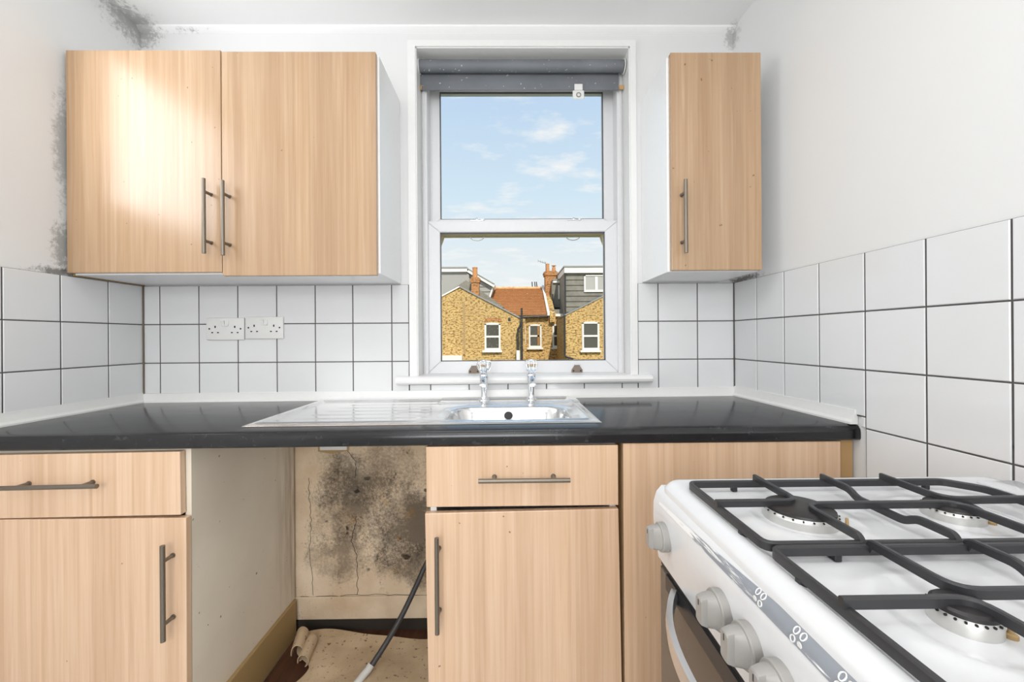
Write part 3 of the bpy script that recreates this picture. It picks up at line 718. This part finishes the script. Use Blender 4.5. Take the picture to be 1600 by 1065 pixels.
for (cx, cy, rx, rz, y0, y1, skew) in ((-.752, 0, .024, .030, -.165, -.085, -.25), (-.715, 0, .020, .022, -.20, -.115, -.1)):     # curled-back corner
    b = MB(); arc = [(cx+rx*cos(t), .034+rz*sin(t)) for t in [R(a) for a in range(-70, 215, 15)]]
    inner = [(cx+(x-cx)*.9, .034+(z-.034)*.9) for x, z in arc]
    b.prism(arc+list(reversed(inner)), y0, y1)
    for v in b.bm.verts: v.co.x += (v.co.y-y0)*skew; v.co.z += (v.co.y-y0)*.12
    b.build('curled_corner', 'old_lino', ln, 60)
hs = empty('drain_hose', (-.471, -.258, .03), 'dark grey waste hose leaning across the appliance gap to the floor', 'hose')
b = MB(); P0, P1 = Vector((-.470, -.256, .045)), Vector((-.3265, -.075, .270)); path = [P0+(P1-P0)*t+Vector((.006*sin(pi*t), 0, -.012*sin(pi*t))) for t in [i/12 for i in range(13)]]+[Vector((-.285, -.05, .345)), Vector((-.25, -.04, .42))]
b.tube(path, .0095, 12); b.build('pipe', 'hose_rubber', hs, True)
b = MB(); b.tube([P0+Vector((-.03, -.035, -.020)), P0+Vector((-.014, -.016, -.006)), P0+Vector((0, 0, .004)), P0+Vector((.006, .008, .012))], .0125, 10); b.build('taped_end', 'foil_tape', hs, True)

# ------------------------------------------------------------------ cooker
CF, CB, CY0, CY1, CT = .258, .838, -1.416, -.902, .900
ck = empty('gas_cooker', (.55, -1.16, 0), 'white freestanding gas cooker with black pan supports against the right wall', 'cooker')
b = MB(); b.box(CF+.03, CB, CY0+.004, CY1-.004, .02, .86, .003); b.build('body', 'white_enamel', ck)
for x in (.30, .80):
    for y in (CY0+.05, CY1-.05): MB().cyl((x, y, 0), (x, y, .03), .018, n=14).build('foot', 'black_rubber', ck)
# control panel: bowed section
b = MB(); b.prism([(CF+.008, .8855), (CF-.001, .875), (CF-.006, .858), (CF-.0065, .83), (CF-.003, .795), (CF+.002, .7605), (CF+.03, .7605), (CF+.03, .8855)], CY0, CY1, 'y'); b.build('control_panel', 'white_enamel', ck, 30)
# hob top with a shallow well
def hob():
    b = MB(); nx, ny = 80, 72
    ox0, ox1, oy0, oy1 = CF+.004, CB, CY0, CY1
    ix0, ix1, iy0, iy1 = .286, .745, CY0+.047, CY1-.047
    def rrd(x, y, x0, x1, y0, y1, r):
        qx, qy = abs(x-(x0+x1)/2)-(x1-x0)/2+r, abs(y-(y0+y1)/2)-(y1-y0)/2+r
        return math.hypot(max(qx, 0), max(qy, 0))+min(max(qx, qy), 0)-r
    def sm(t): t = max(0, min(1, t)); return t*t*(3-2*t)
    def tt(n): return [i/n for i in range(n+1)]
    V = []
    xs = [ox0+(ox1-ox0)*t for t in [0, .004, .010, .018, .028, .04]+[.04+.92*q for q in tt(nx)][1:]+[.975, .988, 1]]
    ys = [oy0+(oy1-oy0)*t for t in [0, .004, .010, .018, .028, .04]+[.04+.92*q for q in tt(ny)][1:]+[.972, .982, .99, .996, 1]]
    for x in xs:
        row = []
        for y in ys:
            e = min(x-ox0, ox1-x, y-oy0, oy1-y); e = -rrd(x, y, ox0, ox1, oy0, oy1, .03)
            z = CT-.0125*(1-min(1, max(e, 0)/.018))**2.2
            d = rrd(x, y, ix0, ix1, iy0, iy1, .03); z -= .005*sm((-d+.004)/.014)
            for bx_, by_ in ((.395, -1.059), (.605, -1.059), (.395, -1.259), (.605, -1.259)):
                q = math.hypot(x-bx_, y-by_); z += .003*sm((.085-q)/.02)-.003*sm((.060-q)/.008)
            px, py = x, y
            if e < 0:                                              # round the plan corners
                cx = min(max(x, ox0+.03), ox1-.03); cy = min(max(y, oy0+.03), oy1-.03); l = math.hypot(x-cx, y-cy)
                px, py = cx+(x-cx)/l*.03, cy+(y-cy)/l*.03
            row.append(b.bm.verts.new((px, py, z)))
        V.append(row)
    for i in range(len(xs)-1):
        for j in range(len(ys)-1):
            try: b.bm.faces.new((V[i][j], V[i+1][j], V[i+1][j+1], V[i][j+1]))
            except Exception: pass
    ring = [V[i][0] for i in range(len(xs))]+[V[-1][j] for j in range(1, len(ys))]+[V[i][-1] for i in range(len(xs)-2, -1, -1)]+[V[0][j] for j in range(len(ys)-2, 0, -1)]
    low = [b.bm.verts.new((v.co.x, v.co.y, .861)) for v in ring]
    for i in range(len(ring)):
        try: b.bm.faces.new((ring[i], low[i], low[(i+1) % len(ring)], ring[(i+1) % len(ring)]))
        except Exception: pass
    bmesh.ops.remove_doubles(b.bm, verts=b.bm.verts, dist=.00002)
    return b
hob().build('hob_top', 'white_enamel', ck, 50)
MB().box(.768, .832, CY0+.03, CY1-.045, .8995, .9035, .002, 2).build('rear_vent_strip', 'white_enamel', ck, 30)
# worn grey strip with the burner symbols
def fx(z):
    P = ((.8855, .008), (.875, -.001), (.858, -.006), (.83, -.0065))
    for (z1, a), (z0, c) in zip(P, P[1:]):
        if z >= z0: return CF+c+(a-c)*(z-z0)/(z1-z0)-.0007
    return CF-.0072
b = MB(); ya, yb = -.925, -1.41; n = 30; G = []
for i in range(n+1):
    t = i/n; y = ya+(yb-ya)*t; hw = .0022+.0058*min(1, t*1.5); zc = .864+.0115*min(1, t*1.5)
    G.append([b.bm.verts.new((fx(zc+hw*k), y, zc+hw*k)) for k in (-1, -.5, 0, .5, 1)])
for i in range(n):
    for k in range(4): b.bm.faces.new((G[i][k], G[i+1][k], G[i+1][k+1], G[i][k+1]))
b.build('printed_strip', 'worn_grey_strip', ck, True)
for k, ky in enumerate((-1.192, -1.248, -1.298)):
    b = MB()
    for q, (dy, dz) in enumerate(((.0042, .0036), (-.0042, .0036), (.0042, -.0036), (-.0042, -.0036))):
        z = .8745+dz; c = Vector((fx(z)-.0006, ky+dy, z))
        if q == (2, 3, 1)[k]: b.cyl(c+Vector((.0006, 0, 0)), c, .0029, n=12)
        else: b.sweep([Vector((fx(z+.0027*sin(t))-.0005, ky+dy+.0027*cos(t), z+.0027*sin(t))) for t in [2*pi*i/14 for i in range(14)]], [(-.0005, -.0004), (.0005, -.0004), (.0005, .0004), (-.0005, .0004)], (1, 0, 0), True)
    b.build('burner_symbol', 'white_plastic', ck)
# knobs
for i, ky in enumerate((-.953, -1.1285, -1.185, -1.236, -1.287)):
    z = .820; xb = CF-.005
    kn = MB().lathe([(.0225, 0), (.0225, -.010), (.0215, -.0115), (.0195, -.012)], (xb, ky, z), 32, 'x').build('knob', 'knob_plastic', ck, 30)
    b = MB()      # grip: a block pinched towards its tip
    b.lathe([(.0195, -.0115), (.0185, -.022), (.016, -.0285), (.0145, -.0295)], (0, 0, 0), 32, 'x')
    for v in b.bm.verts:
        t = min(1, max(0, (-v.co.x-.0115)/.010)); lim = .0195-(.0195-.0068)*t
        v.co.y = max(-lim, min(lim, v.co.y))
    rr_ = Matrix.Rotation(R((0, 0, 0, 0, 0)[i]), 3, 'X')
    for v in b.bm.verts: v.co = rr_ @ v.co+Vector((xb, ky, z))
    b.build('knob_grip', 'knob_plastic', kn, 30)
    MB().box(xb-.0300, xb-.0293, ky-.0006, ky+.0006, z+.006, z+.0125).build('knob_mark', 'black_rubber', kn)
# oven door
b = MB(); b.box(CF+.004, CF+.03, CY0+.002, CY1-.002, .30, .748, .002); od = b.build('oven_door', 'oven_glass', ck)
MB().box(CF+.006, CF+.03, CY0+.002, CY1-.002, .7495, .7585).build('door_gap_strip', 'black_rubber', ck)
MB().box(CF+.0025, CF+.006, CY0+.002, CY1-.03, .722, .748).build('door_top_band', 'black_enamel', od)
b = MB(); n = 28; path = []
for i in range(n+1):
    t = i/n; y = -.975+(-1.345+.975)*t; path.append((CF-.001-.048*(1-abs(2*t-1)**2.6), y, .737))
b.sweep(path, [(-.004, -.012), (.004, -.012), (.0055, 0), (.004, .012), (-.004, .012), (-.0055, 0)]); b.build('oven_handle', 'oven_handle_metal', od, 40)
b = MB(); b.box(CF+.006, CF+.03, CY0+.002, CY1-.002, .06, .294, .002); b.build('lower_drawer', 'white_enamel', ck)

# burners
for bx_, by_, r in ((.395, -1.059, .0425), (.605, -1.059, .0305), (.390, -1.262, .0225), (.605, -1.259, .0305)):
    bn = MB().lathe([(r*.96, .8925), (r*1.04, .894), (r*1.04, .9045), (r, .906), (r*.98, .9085), (r*.5, .909)], (bx_, by_, 0), 40).build('burner', 'burner_aluminium', ck, 35)
    MB().lathe([(r*.97, .9085), (r*.95, .9115), (r*.84, .9135), (r*.3, .914)], (bx_, by_, 0), 40).build('burner_cap', 'burner_cap', bn, 35)
    for i in range(24):
        t = 2*pi*i/24; c = Vector((bx_+r*1.0*cos(t), by_+r*1.0*sin(t), .9072)); e = Vector((cos(t), sin(t), 0))
        MB().cyl(c-e*.001, c+e*.0012, .0011, n=6).build('flame_port', 'dark_hole', bn)
    MB().lathe([(.0045, .893), (.0045, .898), (.0022, .899), (.0018, .909)], (bx_+r*.9, by_-r*.75, 0), 12).build('igniter', 'batten_wood', bn, True)

# pan supports (lifted off one by one: things of their own)
def rounded(pts, rad, n=5):
    out = [Vector(pts[0])]
    for a, p, c in zip(pts, pts[1:], pts[2:]):
        a, p, c = Vector(a), Vector(p), Vector(c); u, w = (a-p).normalized(), (c-p).normalized(); rd = min(rad, .45*(a-p).length, .45*(c-p).length)
        for i in range(n+1):
            t = i/n; out.append((p+u*rd)*(1-t)**2+p*2*t*(1-t)+(p+w*rd)*t*t)
    out.append(Vector(pts[-1])); return out
YC = -1.159
def pan_support(m, label):
    """m=+1 far support, -1 near (mirrored about the cooker's middle)"""
    Yy = lambda d: YC+m*d
    g = empty('pan_support', (.505, Yy(.105), .905), label, 'pan support', 'black pan supports on the cooker')
    zf, zb = .9075, .9155
    sec = lambda w, h: [(-w, -h), (w, -h), (w, h*.7), (w*.6, h), (-w*.6, h), (-w, h*.7)]
    loop = [(.288, Yy(.0045)), (.727, Yy(.0045)), (.727, Yy(.165)), (.695, Yy(.198)), (.288, Yy(.198))]
    pts = [Vector((x, y, zf)) for x, y in loop]; path = []
    for i in range(5):
        a, p, c = pts[i-1], pts[i], pts[(i+1) % 5]; u, w = (a-p).normalized(), (c-p).normalized(); rd = .012
        for k in range(5):
            t = k/4; path.append((p+u*rd)*(1-t)**2+p*2*t*(1-t)+(p+w*rd)*t*t)
    MB().sweep(path, sec(.0032, .0052), (0, 0, 1), True).build('frame', 'black_enamel', g, 35)
    def bar(p, rad=.016):
        MB().sweep(rounded([(x, Yy(d), z) for x, d, z in p], rad), sec(.0030, .0048)).build('bar', 'black_enamel', g, 35)
    cy = .100
    bar([(.397, .204, zb), (.397, cy+.004, zb), (.283, cy+.004, zb)], .02)
    bar([(.397, .0045, zb-.008), (.397, .008, zb), (.397, cy-.006 if m > 0 else cy-.006, zb), (.603, cy-.006, zb), (.603, .008, zb), (.603, .0045, zb-.008)], .022)
    bar([(.603, .204, zb), (.603, cy+.006, zb), (.730, cy+.006, zb)], .022)
    bar([(.506, .204, zb), (.506, .150, zb), (.506, .135, zb-.009), (.506, .065, zb-.009), (.506, .050, zb), (.506, .008, zb), (.506, .0045, zb-.008)], .008)
    for x, d in ((.36, .198), (.67, .198), (.36, .0045), (.67, .0045), (.288, .05), (.727, .06)):
        MB().box(x-.004, x+.004, Yy(d)-.004, Yy(d)+.004, .8955, .904, .001).build('rubber_foot', 'black_rubber', g)
pan_support(1, 'black enamelled pan support over the cooker burners farther from the camera')
pan_support(-1, 'black enamelled pan support over the cooker burners nearer the camera')

# ------------------------------------------------------------------ outside: gardens and houses
st(MB().box(-60, 60, .4, 90, -3.3, -3.0).build('ground', 'garden_ground'))
def house_window(root, x0, x1, z0, z1, y, sill=True, arch=.06, pane_mat='outdoor_glass', lights=2, vertical=True):
    w = MB(); f = .095
    top = [(x1, z1-arch)]+[(x0+(x1-x0)*(1-t), z1-arch+arch*4*t*(1-t)) for t in (.2, .4, .6, .8)]+[(x0, z1-arch)]
    # outer frame: four members + meeting rail
    w.box(x0, x0+f, y-.05, y+.05, z0, z1-arch); w.box(x1-f, x1, y-.05, y+.05, z0, z1-arch); w.box(x0+f, x1-f, y-.05, y+.05, z0, z0+f*1.3)
    w.prism([(x0, z1-arch-f*.6), (x1, z1-arch-f*.6)]+top, y-.05, y+.05)
    if vertical: w.box(x0+f, x1-f, y-.06, y+.05, (z0+z1)/2-.055, (z0+z1)/2+.045)
    else: w.box((x0+x1)/2-.08, (x0+x1)/2+.08, y-.06, y+.05, z0+f, z1-f)
    o = w.build('window', 'outdoor_white', root)
    if vertical: ps = ((x0+f, x1-f, z0+f*1.3, (z0+z1)/2-.055), (x0+f, x1-f, (z0+z1)/2+.045, z1-arch-f*.6))
    else: ps = ((x0+f, (x0+x1)/2-.08, z0+f, z1-f*.6), ((x0+x1)/2+.08, x1-f, z0+f, z1-f*.6))
    for a, c, e, g in ps: MB().box(a, c, y-.01, y+.02, e, g).build('pane', pane_mat, o)
    if sill: MB().box(x0-.11, x1+.08, y-.16, y+.02, z0-.10, z0).build('sill', 'outdoor_white', root)
    return o
def slab(root, name, p, q, th, y0, y1, mat):
    (x0, z0), (x1, z1) = p, q; d = Vector((x1-x0, z1-z0)).normalized(); nrm = Vector((-d.y, d.x))*th
    return MB().prism([(x0, z0), (x1, z1), (x1+nrm.x, z1+nrm.y), (x0+nrm.x, z0+nrm.y)], y0, y1).build(name, mat, root)
def chimney(root, x0, x1, y0, y1, z0, z1, corb, mat):
    b = MB(); b.box(x0, x1, y0, y1, z0, z1); b.box(x0-corb, x1+corb, y0-corb, y1+corb, z1-.32, z1-.20); b.box(x0-corb*1.6, x1+corb*1.6, y0-corb, y1+corb, z1-.20, z1-.08)
    return b.build('chimney_stack', mat, root)

# left house
hl = empty('terraced_house', (-2, 22, -3), 'yellow brick gable house with a grey slate loft, leftmost in the window view', 'house')
b = MB(); b.prism([(-7, -3), (.70, -3), (.70, 2.16), (-2.55, 3.86), (-7, 1.5)], 20, 24); b.build('gable_wall', 'stock_brick', hl)
slab(hl, 'verge', (-2.55, 3.86), (.80, 2.11), .07, 19.93, 24, 'lead'); slab(hl, 'verge', (-7, 1.5), (-2.55, 3.86), .07, 19.93, 24, 'outdoor_white')
house_window(hl, -1.24, -.39, .5, 1.97, 19.99)
b = MB()
for i in range(9):
    x = -1.22+i*.1; b.box(x, x+.085, 19.985, 20.05, 1.99+.05*(1-((i-4)/4)**2), 2.2+.05*(1-((i-4)/4)**2))
b.build('brick_arch', 'orange_brick', hl)
MB().box(-2.37, -2.28, 19.95, 20.02, .3, 3.1).build('brick_joint_band', 'batten_wood', hl)  # brown strip added for a vertical joint in the brickwork
MB().box(.02, .16, 19.97, 20.02, 2.06, 2.20).build('vent', 'outdoor_black', hl)
MB().box(-3.9, -2.4, 19.5, 19.99, -.3, .25).build('lean_to_coping', 'outdoor_white', hl)
MB().cyl((.73, 19.6, -3), (.73, 19.6, 2.7), .055, n=12).build('soil_pipe', 'outdoor_black', hl)
MB().tube([(.74, 19.75, 2.05), (.66, 19.7, 1.8), (.53, 19.7, 1.6), (.53, 19.7, .5)], .055, 10, (0, 1, 0)).build('down_pipe', 'outdoor_black', hl)
MB().box(.44, .62, 19.6, 19.8, -3, .5).build('pipe_boxing', 'outdoor_white', hl)
MB().box(.93, 1.03, 21.9, 22.1, .76, 1.82).build('side_window_frame', 'outdoor_white', hl)
MB().box(.6, .95, 20.5, 23.5, -3, 2.2).build('side_wall', 'stock_brick', hl)
b = MB(); b.prism([(-4.9, 3.1), (-2.5, 4.66), (-.2, 3.0)], 22.9, 25); b.build('slate_roof', 'slate_cladding', hl)
b = MB(); b.prism([(-8, 3), (-8, 5.45), (-2.7, 5.45), (-2.5, 5.3), (-2.5, 3)], 24.8, 28); b.build('loft_front', 'slate_light', hl)
b = MB(); b.prism([(-2.62, 5.42), (-.92, 4.42), (-1.2, 3.6), (-2.62, 3.2)], 25, 28); b.build('loft_side', 'slate_light', hl)
for k in range(5):
    z = 3.55+k*.32; MB().box(-2.48, min(-1.1, -2.48+(5.25-z)*1.6), 24.96, 25.02, z, z+.03).build('cladding_joint', 'slate_cladding', hl)
MB().box(-8, -2.6, 24.6, 28.1, 5.45, 5.68).build('fascia', 'outdoor_white', hl)
slab(hl, 'fascia', (-2.62, 5.45), (-.9, 4.44), .20, 24.7, 28, 'outdoor_white')
slab(hl, 'roof_edge', (-2.62, 5.66), (-.86, 4.63), .05, 24.65, 28, 'lead'); MB().box(-8, -2.6, 24.55, 28, 5.68, 5.76).build('roof_edge', 'lead', hl)
slab(hl, 'flashing', (-1.22, 3.5), (-.92, 4.44), .10, 24.9, 25.1, 'outdoor_white')
house_window(hl, -5.3, -4.25, 3.4, 5.0, 24.78, False, 0)
chimney(hl, -2.13, -1.68, 22.3, 22.85, 3.2, 4.75, .05, 'orange_brick')
MB().lathe([(.15, 4.75), (.14, 5.3), (.16, 5.3), (.16, 5.36)], (-1.93, 22.55, 0), 14).build('chimney_pot', 'clay_pot', hl, 40)

# middle house
hm = empty('terraced_house', (1.5, 25, -3), 'brick house with an orange pantile roof, in the middle of the window view', 'house')
MB().box(.6, 3.5, 23.5, 24, -3, 2.5).build('rear_wall', 'stock_brick', hm)
def pantiles(x0, x1, ye, ze, yr, zr):
    b = MB(); rows = 17; cols = 64; sub = 4
    L = math.hypot(yr-ye, zr-ze); d = Vector((0, (yr-ye)/L, (zr-ze)/L)); nrm = Vector((0, -d.z, d.y))
    for r in range(rows):
        a = Vector((0, ye, ze))+d*(L*r/rows-.03); c = Vector((0, ye, ze))+d*(L*(r+1)/rows)
        A, B_, F = [], [], []
        for i in range(cols*sub+1):
            x = x0+(x1-x0)*i/(cols*sub); w = .018*sin(2*pi*i/sub)
            A.append(b.bm.verts.new(a+nrm*(.12+w)+Vector((x, 0, 0)))); B_.append(b.bm.verts.new(c+nrm*(.02+w)+Vector((x, 0, 0)))); F.append(b.bm.verts.new(a+nrm*.005+Vector((x, 0, 0))))
        for i in range(cols*sub):
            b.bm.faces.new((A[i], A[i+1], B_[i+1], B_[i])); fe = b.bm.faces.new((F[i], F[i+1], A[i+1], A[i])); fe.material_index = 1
    return b
rt = tag(pantiles(-1.6, 2.42, 23.25, 2.5, 27, 4.62).build('roof_tiles', 'clay_pantile', hm), kind='stuff'); rt.data.materials.append(M['tile_edge_shade'])
b = MB(); b.prism([(23.3, 2.42), (27, 4.55), (30.5, 2.42)], -1.6, 2.5, 'x'); b.build('roof_deck', 'batten_wood', hm)
b = MB(); b.tube([(x, 27, 4.66) for x in (-1.6, 0, 1.2, 2.5)], .1, 10); b.build('ridge', 'clay_pantile', hm, True)
b = MB(); b.tube([(.70, 23.2, 2.40), (1.5, 23.2, 2.44), (2.5, 23.2, 2.47)], .06, 8); b.build('gutter', 'outdoor_black', hm, True)
b = MB(); b.prism([(23.1, 2.5), (27, 4.72), (27, 4.86), (23.1, 2.66)], 2.42, 2.56, 'x'); b.build('parapet_flashing', 'outdoor_white', hm)
house_window(hm, 1.29, 2.08, .54, 2.0, 23.48); house_window(hm, 2.76, 3.5, .54, 2.0, 23.48)
for x in (1.82,): MB().box(x, x+.14, 23.42, 23.47, .70, 1.88).build('curtain', 'curtain_orange', hm)
for x in (1.75, 1.95, 2.08): MB().cyl((x, 27, 4.7), (x-.05+.1*random.random(), 27, 5.1), .035, n=8).build('flue_pipe', 'outdoor_black', hm)

# right house
hr = empty('terraced_house', (4.5, 22, -3), 'yellow brick house end below a grey slate dormer, right in the window view', 'house')
b = MB(); b.prism([(3.03, -3), (3.03, 2.30), (5.19, 3.36), (6.4, 3.95), (9, 2.7), (9, -3)], 20, 24); b.build('gable_wall', 'stock_brick', hr)
slab(hr, 'verge', (2.98, 2.28), (6.4, 3.95), .05, 19.95, 22.4, 'lead')
house_window(hr, 3.95, 4.87, .47, 2.0, 19.99)
MB().tube([(3.02, 19.9, 2.35), (3.02, 19.9, .22), (3.10, 19.85, .12), (3.45, 19.85, .02)], .05, 10, (0, 1, 0)).build('down_pipe', 'outdoor_black', hr)
MB().box(3.40, 9, 22.5, 27, 2.2, 5.0).build('dormer_wall', 'slate_cladding', hr)
for k in range(7): MB().box(3.42, 9, 22.47, 22.51, 2.65+k*.32, 2.67+k*.32).build('cladding_joint', 'outdoor_black', hr)
MB().box(3.36, 9, 22.3, 27, 4.97, 5.30).build('fascia', 'outdoor_white', hr); MB().box(3.32, 9, 22.25, 27, 5.30, 5.38).build('roof_edge', 'lead', hr)
house_window(hr, 4.54, 6.0, 3.85, 4.85, 22.47, False, 0, 'blind_glass', vertical=False)
MB().cyl((3.42, 22.4, 2.3), (3.42, 22.4, 4.95), .045, n=10).build('down_pipe', 'outdoor_black', hr)
MB().box(2.92, 3.9, 25, 27, 2.7, 4.76).build('small_dormer_wall', 'slate_cladding', hr)
MB().box(2.98, 3.9, 24.85, 27, 4.74, 4.90).build('small_fascia', 'outdoor_white', hr); MB().box(2.94, 3.9, 24.8, 27, 4.90, 4.98).build('roof_edge', 'lead', hr)
house_window(hr, 3.32, 4.0, 3.68, 4.65, 24.97, False, 0, 'blind_glass')
MB().box(2.62, 3.55, 23.3, 25, 2.46, 2.62).build('eaves_board', 'outdoor_white', hr)
MB().box(2.8, 3.6, 23.5, 25, 2.62, 2.9).build('flat_roof', 'slate_cladding', hr)
b = MB(); b.tube([(2.95, 24.9, 4.0), (2.95, 24.9, 3.2), (3.1, 24.9, 3.1), (3.7, 24.9, 3.1)], .04, 8, (0, 1, 0)); b.build('waste_pipe', 'outdoor_black', hr)
b = MB(); b.prism([(23.2, 2.6), (26.6, 4.5), (26.6, 4.2), (23.2, 2.1)], 2.58, 2.92, 'x'); b.build('party_wall', 'stock_brick', hr)
chimney(hr, 2.55, 3.30, 25.7, 26.5, 3.2, 5.66, .06, 'orange_brick')
MB().lathe([(.12, 5.6), (.11, 6.14), (.12, 6.14), (.12, 6.18)], (2.74, 26, 0), 14).build('chimney_pot', 'clay_pot', hr, 40)
MB().lathe([(.13, 5.6), (.12, 5.95), (.05, 5.95), (.05, 6.02), (.16, 6.03), (.16, 6.06)], (3.16, 26, 0), 14).build('chimney_pot', 'clay_pot', hr, 40)
b = MB(); b.cyl((2.62, 26, 5.4), (2.60, 26, 6.3), .012, n=6); b.cyl((2.60, 26, 6.22), (2.1, 26, 6.38), .010, n=6)
for t in (0, .2, .45, .7, 1): b.cyl((2.6-.5*t, 26, 6.05+.16*t+.1), (2.6-.5*t, 26, 6.22+.16*t+.1), .008, n=5)
b.build('aerial', 'outdoor_black', hr)
